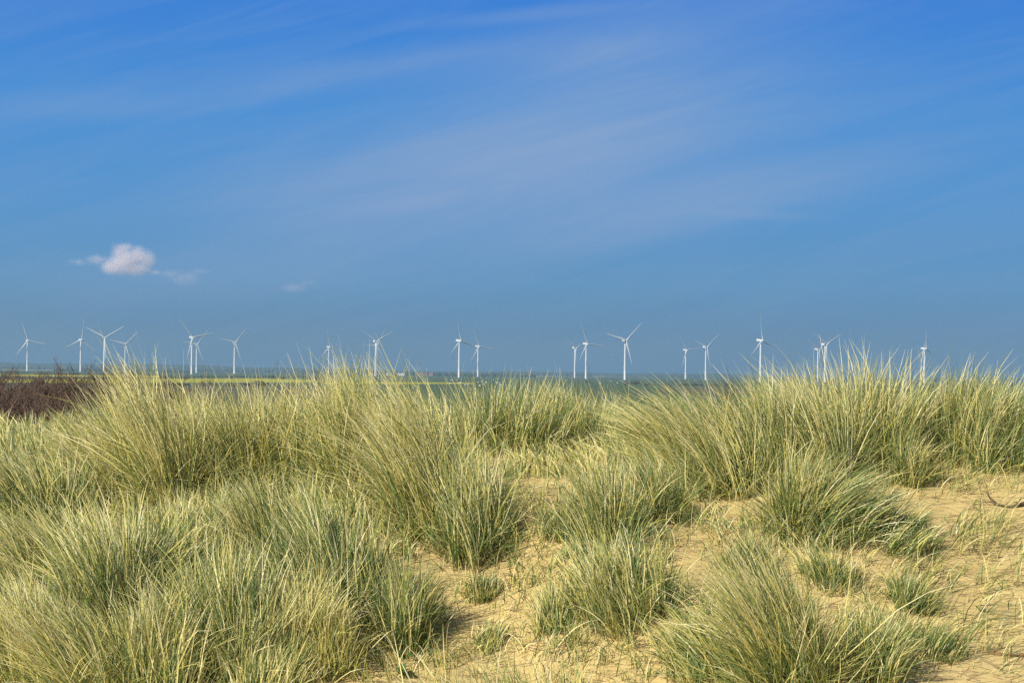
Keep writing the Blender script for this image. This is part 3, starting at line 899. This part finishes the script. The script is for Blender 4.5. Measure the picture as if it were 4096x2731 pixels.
# fill: thin grass between the tussocks (px, py, spread px x, spread px y, tufts, blades per tuft, height m, lean, dry)
FILL = [
    (350, 2250, 420, 330, 190, 30, .34, -.35, .45), (900, 2350, 420, 300, 150, 30, .32, 0, .34), (200, 2650, 300, 120, 90, 34, .36, -.5, .62),
    (750, 2690, 500, 90, 110, 34, .36, -.2, .5), (150, 1800, 260, 140, 150, 40, .34, -.4, .36), (1150, 2030, 300, 120, 90, 30, .38, -.4, .45),
    (700, 1830, 400, 90, 90, 30, .45, -.4, .5), (2250, 1740, 420, 60, 130, 32, .42, -.1, .4), (2600, 1790, 380, 60, 110, 30, .30, -.9, .42), (950, 1800, 330, 40, 190, 30, .66, -.45, .6), (1600, 1790, 350, 40, 120, 30, .55, -.4, .5), (2420, 1780, 260, 40, 90, 30, .46, -.4, .4), (60, 1790, 130, 50, 70, 34, .26, -.3, .3),
    (3000, 1860, 260, 110, 90, 30, .45, -.4, .42), (2200, 1850, 300, 60, 60, 22, .22, -.2, .2), (2560, 1960, 300, 90, 60, 20, .28, -.2, .38),
    (3930, 1760, 170, 60, 60, 30, .36, .35, .3), (3450, 1780, 260, 80, 70, 30, .42, 0, .45), (2480, 2300, 200, 160, 45, 16, .24, -.1, .34),
    (3100, 2200, 200, 120, 36, 12, .22, 0, .38), (2930, 2560, 260, 150, 55, 20, .30, -.4, .42), (1560, 2320, 80, 200, 36, 18, .22, .1, .25),
    (1560, 2080, 300, 60, 40, 14, .2, -.2, .5), (3500, 2560, 200, 120, 24, 12, .24, .1, .28),
]
rng = np.random.default_rng(501)
arr = []
for (px, py, sx, sy, nt_, nb, H, lean, dry) in FILL:
    for _ in range(nt_):
        qx, qy = px + rng.uniform(-1, 1) * sx, py + rng.uniform(-1, 1) * sy
        c = on_dune(qx, min(qy, 2860))
        h = H * rng.uniform(.6, 1.25)
        arr.append(tuft_arrays(rng, c, .10, .10, nb, h, lean + rng.normal(0, .25), .5, np.clip(dry + rng.normal(0, .1), 0, 1), .5, .0075, per=8))
        n_total += nb
ob = build_grass('dune_grass', arr)
tag(ob, 'thin low marram grass covering the dune between the tussocks', 'grass', kind='stuff')

# sparse single shoots lying over the open sand
SPARSE = [
    (3800, 2250, 300, 130, 60, 6, .30, .8, .25), (3850, 2450, 260, 170, 75, 6, .26, .8, .22), (3500, 2260, 260, 120, 50, 5, .22, .3, .35), (3950, 2140, 130, 60, 24, 12, .34, 1.0, .15),
    (3300, 2500, 200, 160, 40, 5, .25, .1, .3), (2050, 2250, 220, 180, 60, 6, .20, .2, .3), (1950, 2480, 260, 160, 60, 5, .18, .3, .35), (1700, 2130, 200, 90, 45, 6, .2, .0, .45),
    (2750, 2060, 260, 130, 70, 7, .22, -.2, .3), (2900, 2150, 200, 100, 50, 7, .22, 0, .3), (2350, 2650, 260, 90, 55, 7, .26, -.1, .45), (1450, 2600, 200, 120, 50, 6, .2, .2, .5),
    (3700, 1960, 220, 60, 45, 7, .26, .5, .35), (3950, 1930, 160, 50, 40, 7, .28, .8, .25), (2100, 1960, 260, 90, 55, 7, .22, -.1, .3), (3850, 2620, 200, 110, 40, 5, .24, .9, .25),
    (2150, 2380, 120, 120, 30, 6, .2, 0, .3), (1500, 2050, 150, 40, 20, 6, .2, 0, .5), (3700, 1690, 140, 50, 14, 6, .16, .2, .35), (1750, 2660, 200, 70, 35, 6, .2, .1, .4),
]
arr = []
for (px, py, sx, sy, nt_, nb, H, lean, dry) in SPARSE:
    for _ in range(int(nt_ * (1.6 if 1450 < px < 2760 else 1.0))):
        c = on_dune(px + rng.uniform(-1, 1) * sx, min(py + rng.uniform(-1, 1) * sy, 2860))
        arr.append(tuft_arrays(rng, c, .07, .07, max(2, int(nb * .7)), H * rng.uniform(.7, 2.0), lean * 1.3 + rng.normal(0, .6), .8, np.clip(dry + rng.normal(0, .15), 0, 1), 1.6, .0052, leany=rng.normal(0, .4), per=2))
ob = build_grass('sparse_grass', arr)
tag(ob, 'sparse green shoots bending over the open sand', 'grass', kind='stuff')

# withered litter lying on the sand: dead stems, root bits
P0, P1, rr, kk = [], [], [], []
lit = []
for k in range(5600):
    px, py = rng.uniform(0, 4096), rng.uniform(1850, 2780)
    if px < 1400 and rng.uniform() < .6: px = rng.uniform(1400, 4096)
    c = on_dune(px, py) if k % 3 == 0 or not lit else Vector((lit[-1].x + rng.normal(0, .12), lit[-1].y + rng.normal(0, .12), 0))
    lit.append(c)
bx = np.array([c.x for c in lit]); by = np.array([c.y for c in lit])
n = len(bx)
base = np.stack([bx, by, ground_z(bx, by) + .004], -1)
ang = rng.uniform(0, 2 * math.pi, n)
d0 = np.stack([np.cos(ang), np.sin(ang) * .7, np.abs(rng.normal(.05, .12, n))], -1)
V, Fq, k_, a_ = blade_arrays(rng, base, rng.uniform(.04, .24, n), d0, np.stack([rng.normal(0, .6, n), rng.normal(0, .6, n), np.zeros(n)], -1), rng.uniform(.002, .005, n), rng.uniform(.5, 1, n), rng.uniform(0, .12, n))
M_LIT = plain('withered_stems', (.34, .24, .13), .9, color2=(.11, .07, .04), scale=5)
V = V.copy(); V[:, 2] = np.maximum(V[:, 2], ground_z(V[:, 0], V[:, 1]) + .003)
ob = link('plant_litter', mesh_np('plant_litter', V, Fq, 4, True), M_LIT)
tag(ob, 'withered brown stems and root bits scattered over the sand', 'plant litter', kind='stuff')

# ------------------------------------------------------------------ driftwood, root, leafy plants
def stick(name, pts, radii, mat, lab, cat, twigs=()):
    P0, P1, ra, rb = [], [], [], []
    g = []
    for (px, py, dz) in pts:
        c = on_dune(px, py); g.append(np.array([c.x, c.y, c.z + dz]))
    o0 = g[0].copy()
    for i in range(len(g) - 1):
        P0.append(g[i] - o0); P1.append(g[i + 1] - o0); ra.append(radii[i] * .75); rb.append(radii[i + 1] * .75)
    for (i, dx, dy, dz, r) in twigs:
        q = g[i] + np.array([dx, dy, dz]) * .5 + np.array([0, 0, .01]); q2 = g[i] + np.array([dx, dy, dz * .8])
        P0 += [g[i] - o0, q - o0]; P1 += [q - o0, q2 - o0]; ra += [r, r * .7]; rb += [r * .7, r * .25]
    o = link(name, tubes_mesh(name, P0, P1, ra, rb, 7), mat)
    o.location = o0
    tag(o, lab, cat)


stick('driftwood_branch', [(3945, 1995, .05), (3962, 2012, .03), (3985, 2022, .012), (4010, 2030, .012), (4045, 2034, .012), (4075, 2030, .02), (4110, 2024, .02), (4150, 2016, .03)],
      [.006, .010, .014, .009, .007, .016, .018, .012], M_DRIFT, 'dark forked piece of driftwood lying on the bare sand near the right edge', 'driftwood',
      [(5, .03, .05, .05, .006), (6, -.06, -.03, .05, .006), (2, -.10, .02, .01, .006), (5, -.05, -.05, .02, .005), (6, .05, -.06, .02, .006)])
stick('exposed_root', [(3880, 2612, .01), (3960, 2620, .014), (4030, 2627, .012), (4075, 2630, .012), (4130, 2622, .012)], [.003, .005, .007, .008, .007], M_ROOT,
      'thin orange exposed root on the sand at the bottom right edge', 'root', [(3, -.10, -.16, .01, .004), (3, -.2, -.05, .012, .003), (2, .05, .1, .02, .003)])


def leafy(px, py, n, size, lab):
    rr_ = random.Random(int(px))
    c = on_dune(px, py)
    mb = MB()
    for k in range(n):
        a = rr_.uniform(0, 6.28); rad = size * rr_.uniform(.3, 1.3); ht = size * rr_.uniform(.3, 1.3)
        cx, cy = rad * math.cos(a), rad * math.sin(a) * .7
        s = size * rr_.uniform(.35, .6)
        tilt = Euler((rr_.uniform(-.7, .7), rr_.uniform(-.7, .7), a)).to_matrix()
        vs = []
        for j in range(9):
            b_ = 2 * math.pi * j / 9
            vs.append(Vector((cx, cy, ht)) + tilt @ Vector((s * math.cos(b_), s * .85 * math.sin(b_), .12 * s * math.cos(2 * b_))))
        vs.append(Vector((cx, cy, ht)) + tilt @ Vector((0, 0, -.12 * s)))
        mb.add(vs, [(j, (j + 1) % 9, 9) for j in range(9)], True)
        mb.add([(0, 0, -.01), (.004, 0, -.01), (cx + .004, cy, ht), (cx, cy, ht)], [(0, 1, 2, 3)])
    o = link('leafy_plant', mb.mesh('leafy_plant'), M_LEAF); o.location = c
    tag(o, lab, 'plant', 'round-leaved plants in the sand')


leafy(1605, 2640, 7, .045, 'small bright green round-leaved plant at the foot of the green tussock in the sand hollow')
leafy(1625, 2715, 9, .05, 'bright green round-leaved plant at the bottom edge below its smaller twin')
leafy(1975, 2540, 6, .035, 'dark green leafy sprig beside the short withered tuft in the sand hollow')
leafy(3925, 2450, 4, .025, 'tiny green two-leaved seedling on the open sand at right')

# ------------------------------------------------------------------ cloud (outside the haze)
CL_D = 12500.0


def cloud(lobes, dens, lab, seed=0.0, flat=None, edge=1.05, namp=1.3):
    """lobes: px, py, rx px, ry px; vapour thick in the middle of each rounded mass and ragged at its rim"""
    import bmesh
    c0 = at(lobes[0][0], lobes[0][1], CL_D)
    s = CL_D / FPX
    m = bpy.data.materials.new('cloud_vapour'); m.use_nodes = True
    nt = m.node_tree; nt.nodes.remove(nt.nodes['Principled BSDF'])
    L = nt.links
    tc = N(nt, 'ShaderNodeTexCoord')
    nz = N(nt, 'ShaderNodeTexNoise', Scale=.0105, Detail=6.0, Roughness=.6)
    mp = N(nt, 'ShaderNodeMapping'); mp.inputs['Location'].default_value = (seed, seed * .7, 0)
    L.new(tc.outputs['Object'], mp.inputs['Vector']); L.new(mp.outputs[0], nz.inputs['Vector'])
    tot = None
    bm = bmesh.new()
    for (px, py, rx, ry, thin) in [(*q, 0.0)[:5] for q in lobes]:
        c = at(px, py, CL_D) - c0
        rad = (rx * s, rx * s * .8, ry * s)
        bmesh.ops.create_icosphere(bm, subdivisions=2, radius=1.12, matrix=Matrix.Translation(c) @ Matrix.Diagonal((*rad, 1)))
        sb = N(nt, 'ShaderNodeVectorMath', operation='SUBTRACT'); sb.inputs[1].default_value = c; L.new(tc.outputs['Object'], sb.inputs[0])
        dv_ = N(nt, 'ShaderNodeVectorMath', operation='DIVIDE'); dv_.inputs[1].default_value = rad; L.new(sb.outputs[0], dv_.inputs[0])
        ln = N(nt, 'ShaderNodeVectorMath', operation='LENGTH'); L.new(dv_.outputs[0], ln.inputs[0])
        if thin:
            ad_ = N(nt, 'ShaderNodeMath', operation='ADD'); ad_.inputs[1].default_value = thin; L.new(ln.outputs['Value'], ad_.inputs[0]); dist_ = ad_.outputs[0]
        else: dist_ = ln.outputs['Value']
        if tot is None: tot = dist_
        else:
            mn = N(nt, 'ShaderNodeMath', operation='SMOOTH_MIN'); mn.inputs[2].default_value = .25
            L.new(tot, mn.inputs[0]); L.new(dist_, mn.inputs[1]); tot = mn.outputs[0]
    # density = smoothstep(1 - dist + noise)
    ns = N(nt, 'ShaderNodeMath', operation='MULTIPLY_ADD'); ns.inputs[1].default_value = namp; ns.inputs[2].default_value = -namp * .5
    L.new(nz.outputs['Fac'], ns.inputs[0])
    df = N(nt, 'ShaderNodeMath', operation='SUBTRACT'); L.new(ns.outputs[0], df.inputs[0]); L.new(tot, df.inputs[1])
    mr = N(nt, 'ShaderNodeMapRange', interpolation_type='SMOOTHSTEP'); mr.inputs['From Min'].default_value = -1.0; mr.inputs['From Max'].default_value = -1.0 + edge
    mr.inputs['To Max'].default_value = dens
    L.new(df.outputs[0], mr.inputs['Value'])
    out = mr.outputs[0]
    if flat is not None:
        z0 = (at(lobes[0][0], flat[0], CL_D) - c0).z; z1 = (at(lobes[0][0], flat[1], CL_D) - c0).z
        sp_ = N(nt, 'ShaderNodeSeparateXYZ'); L.new(tc.outputs['Object'], sp_.inputs[0])
        fr = N(nt, 'ShaderNodeMapRange', interpolation_type='SMOOTHSTEP'); fr.inputs['From Min'].default_value = z0; fr.inputs['From Max'].default_value = z1
        L.new(sp_.outputs['Z'], fr.inputs['Value'])
        mu = N(nt, 'ShaderNodeMath', operation='MULTIPLY'); L.new(out, mu.inputs[0]); L.new(fr.outputs[0], mu.inputs[1]); out = mu.outputs[0]
    pv = N(nt, 'ShaderNodeVolumePrincipled'); pv.inputs['Color'].default_value = (.99, .925, .925, 1); pv.inputs['Anisotropy'].default_value = .2
    L.new(out, pv.inputs['Density'])
    L.new(pv.outputs[0], nt.nodes['Material Output'].inputs['Volume'])
    me = bpy.data.meshes.new('cloud'); bm.to_mesh(me); bm.free()
    o = link('cloud', me, m); o.location = c0
    rm = o.modifiers.new('union', 'REMESH'); rm.mode = 'VOXEL'; rm.voxel_size = 16.0
    tag(o, lab, 'cloud', 'small low clouds at left')
    return o


cloud([(500, 1046, 92, 66), (482, 1010, 52, 50), (503, 990, 36, 28), (556, 1022, 58, 50), (592, 1046, 44, 40), (450, 1070, 70, 42), (535, 1078, 90, 40), (395, 1040, 84, 46, .38), (310, 1050, 84, 38, .46), (620, 1090, 84, 38, .5)], .03,
      'small pinkish-white puffy cloud low in the sky above the left turbines', 0, (1135, 1070))
cloud([(740, 1110, 80, 40), (680, 1095, 70, 24), (800, 1085, 60, 16)], .0036, 'faint torn wisp just right of the puffy pinkish cloud', 400, None, 1.0)
cloud([(1170, 1150, 80, 24), (1240, 1132, 50, 16)], .0036, 'faint small cloud smudge farther right of the puffy cloud', 900, None, 1.0)

# ------------------------------------------------------------------ haze
def haze():
    mb = MB(); mb.box(-6400, 6400, -350, 9350, -16, 132)
    o = link('haze', mb.mesh('haze'))
    m = bpy.data.materials.new('haze_air'); m.use_nodes = True
    nt = m.node_tree; nt.nodes.remove(nt.nodes['Principled BSDF'])
    pv = N(nt, 'ShaderNodeVolumePrincipled')
    pv.inputs['Color'].default_value = (.275, .44, .605, 1)
    pv.inputs['Density'].default_value = HAZE_D
    pv.inputs['Anisotropy'].default_value = 0.0
    nt.links.new(pv.outputs[0], nt.nodes['Material Output'].inputs['Volume'])
    o.data.materials.append(m)
    tag(o, 'pale blue summer haze over the marsh', 'haze', kind='stuff')


HAZE_D = 1.3e-4
EXPO = .42
haze()

# ------------------------------------------------------------------ sun and sky
SUN_EL, SUN_AZ = R_(34), R_(-141)          # azimuth from +Y towards +X: behind-left of the camera
to_sun = Vector((math.sin(SUN_AZ) * math.cos(SUN_EL), math.cos(SUN_AZ) * math.cos(SUN_EL), math.sin(SUN_EL)))
sd = bpy.data.lights.new('sun', 'SUN'); sd.energy = 4.8; sd.angle = R_(.53); sd.color = (1.0, .94, .83)
so = bpy.data.objects.new('sun', sd); COL.objects.link(so)
so.rotation_euler = to_sun.to_track_quat('Z', 'Y').to_euler()

SKY_K = .075
w = bpy.data.worlds.new('World'); scene.world = w; w.use_nodes = True
w.cycles.sampling_method = 'NONE'
nt = w.node_tree; L = nt.links
bg = nt.nodes['Background']; bg.inputs['Strength'].default_value = SKY_K
sky = nt.nodes.new('ShaderNodeTexSky'); sky.sky_type = 'NISHITA'; sky.sun_disc = False
sky.sun_elevation = SUN_EL; sky.sun_rotation = SUN_AZ % (2 * math.pi); sky.altitude = 10; sky.air_density = 1.0; sky.dust_density = .6; sky.ozone_density = 1.6
tc = nt.nodes.new('ShaderNodeTexCoord'); sp = nt.nodes.new('ShaderNodeSeparateXYZ'); L.new(tc.outputs['Generated'], sp.inputs[0])
S = 1.0 / SKY_K / 2 ** EXPO


def srgb(*c):
    return tuple(((v / 255 / 12.92) if v / 255 <= .04045 else ((v / 255 + .055) / 1.055) ** 2.4) for v in c)


gr = ramp(nt, [(0.0, srgb(98, 136, 170)), (.10, srgb(97, 139, 177)), (.25, srgb(93, 150, 198)), (.45, srgb(84, 150, 210)), (.70, srgb(70, 144, 216)), (1.0, srgb(54, 127, 216))])
mr = N(nt, 'ShaderNodeMapRange'); mr.inputs['From Min'].default_value = 0.0; mr.inputs['From Max'].default_value = .185
L.new(sp.outputs['Z'], mr.inputs['Value']); L.new(mr.outputs[0], gr.inputs[0])
# streaks of high cirrus, laid out over the sky directions
ya = N(nt, 'ShaderNodeMath', operation='ABSOLUTE'); L.new(sp.outputs['Y'], ya.inputs[0])
ym = N(nt, 'ShaderNodeMath', operation='MAXIMUM'); ym.inputs[1].default_value = .08; L.new(ya.outputs[0], ym.inputs[0])
du = N(nt, 'ShaderNodeMath', operation='DIVIDE'); L.new(sp.outputs['X'], du.inputs[0]); L.new(ym.outputs[0], du.inputs[1])
dv = N(nt, 'ShaderNodeMath', operation='DIVIDE'); L.new(sp.outputs['Z'], dv.inputs[0]); L.new(ym.outputs[0], dv.inputs[1])
cb = N(nt, 'ShaderNodeCombineXYZ'); L.new(du.outputs[0], cb.inputs[0]); L.new(dv.outputs[0], cb.inputs[1])


def streak(rot, sx, sy, off, scale, lo, hi, detail=6, rough=.55, dist=.6):
    mp = N(nt, 'ShaderNodeMapping'); mp.inputs['Rotation'].default_value = (0, 0, R_(rot)); 
    L.new(cb.outputs[0], mp.inputs['Vector'])
    m2 = N(nt, 'ShaderNodeMapping'); m2.inputs['Scale'].default_value = (sx, sy, 1); m2.inputs['Location'].default_value = off
    L.new(mp.outputs[0], m2.inputs['Vector'])
    nz = N(nt, 'ShaderNodeTexNoise', Scale=scale, Detail=float(detail), Roughness=rough, Distortion=dist)
    L.new(m2.outputs[0], nz.inputs['Vector'])
    mp_ = N(nt, 'ShaderNodeMapRange', interpolation_type='SMOOTHSTEP'); mp_.inputs['From Min'].default_value = lo; mp_.inputs['From Max'].default_value = hi
    L.new(nz.outputs['Fac'], mp_.inputs['Value'])
    return mp_.outputs[0]


def gauss(u0, v0, su, sv, rot):
    """soft patch in direction space"""
    m0 = N(nt, 'ShaderNodeMapping'); m0.inputs['Location'].default_value = (-u0, -v0, 0); L.new(cb.outputs[0], m0.inputs['Vector'])
    m1 = N(nt, 'ShaderNodeMapping'); m1.inputs['Rotation'].default_value = (0, 0, R_(-rot)); L.new(m0.outputs[0], m1.inputs['Vector'])
    m2 = N(nt, 'ShaderNodeMapping'); m2.inputs['Scale'].default_value = (1 / su, 1 / sv, 1); L.new(m1.outputs[0], m2.inputs['Vector'])
    ln = N(nt, 'ShaderNodeVectorMath', operation='LENGTH'); L.new(m2.outputs[0], ln.inputs[0])
    q = N(nt, 'ShaderNodeMapRange', interpolation_type='SMOOTHSTEP'); q.inputs['From Min'].default_value = 1.0; q.inputs['From Max'].default_value = 0.0
    L.new(ln.outputs['Value'], q.inputs['Value'])
    return q.outputs[0]


def mth(op, a, b):
    n = N(nt, 'ShaderNodeMath', operation=op)
    for i, v in enumerate((a, b)):
        if isinstance(v, (int, float)): n.inputs[i].default_value = v
        else: L.new(v, n.inputs[i])
    return n.outputs[0]


def uv(px, py):
    d = ray(px, py); return d.x / d.y, d.z / d.y


fine = streak(-11, 1.2, 9, (3.1, 1.7, 0), 3.2, .30, .75)
fine2 = streak(-16, 1.6, 13, (1.1, 5.2, 0), 5.0, .34, .70, 7, .6, .9)
patches = [(uv(1850, 740), .21, .06, 8, .95), (uv(2900, 800), .17, .022, 13, .75), (uv(2500, 350), .17, .05, 14, .35), (uv(1300, 310), .24, .016, 7, .40), (uv(2700, 120), .14, .03, 16, .40),
           (uv(2600, 550), .2, .06, 8, .28), (uv(3050, 860), .05, .004, -2, .35), (uv(700, 1110), .16, .022, 0, .25), (uv(2100, 60), .1, .006, 6, .3), (uv(300, 420), .1, .012, 0, .25)]
tot = None
for (c, su, sv, rot, amt) in patches:
    g = mth('MULTIPLY', gauss(c[0], c[1], su, sv, rot), amt)
    tot = g if tot is None else mth('ADD', tot, g)
mod = mth('MULTIPLY_ADD', fine, .5)
mod_n = mod.node; mod_n.inputs[2].default_value = .46
tot = mth('MULTIPLY', tot, mod)
bgst = mth('MULTIPLY', fine2, .14)
tot = mth('MINIMUM', mth('ADD', tot, bgst), .9)
cir = N(nt, 'ShaderNodeMix', data_type='RGBA')
L.new(tot, cir.inputs['Factor']); L.new(gr.outputs[0], cir.inputs['A']); cir.inputs['B'].default_value = (*srgb(137, 167, 209), 1)
sc10 = N(nt, 'ShaderNodeVectorMath', operation='SCALE'); sc10.inputs['Scale'].default_value = S
L.new(cir.outputs['Result'], sc10.inputs[0])
el = N(nt, 'ShaderNodeMapRange', interpolation_type='SMOOTHSTEP'); el.inputs['From Min'].default_value = .20; el.inputs['From Max'].default_value = .5
L.new(sp.outputs['Z'], el.inputs['Value'])
fm = N(nt, 'ShaderNodeMix', data_type='RGBA')
L.new(el.outputs[0], fm.inputs['Factor']); L.new(sc10.outputs[0], fm.inputs['A']); L.new(sky.outputs[0], fm.inputs['B'])
L.new(fm.outputs['Result'], bg.inputs['Color'])

# ------------------------------------------------------------------ render settings
vs = scene.view_settings
scene.display_settings.display_device = 'sRGB'
vs.view_transform = 'Standard'; vs.look = 'None'; vs.exposure = EXPO; vs.gamma = 1.0; vs.use_curve_mapping = False
scene.render.engine = 'CYCLES'
cy = scene.cycles
cy.max_bounces = 6; cy.diffuse_bounces = 3; cy.glossy_bounces = 2; cy.transmission_bounces = 4; cy.volume_bounces = 4; cy.transparent_max_bounces = 8
cy.use_denoising = False
try:
    cy.denoiser = 'OPENIMAGEDENOISE'; cy.denoising_input_passes = 'RGB_ALBEDO_NORMAL'; cy.denoising_prefilter = 'NONE'
except Exception:
    pass
cy.volume_step_rate = 1.0
cy.volume_max_steps = 256
scene.render.film_transparent = False
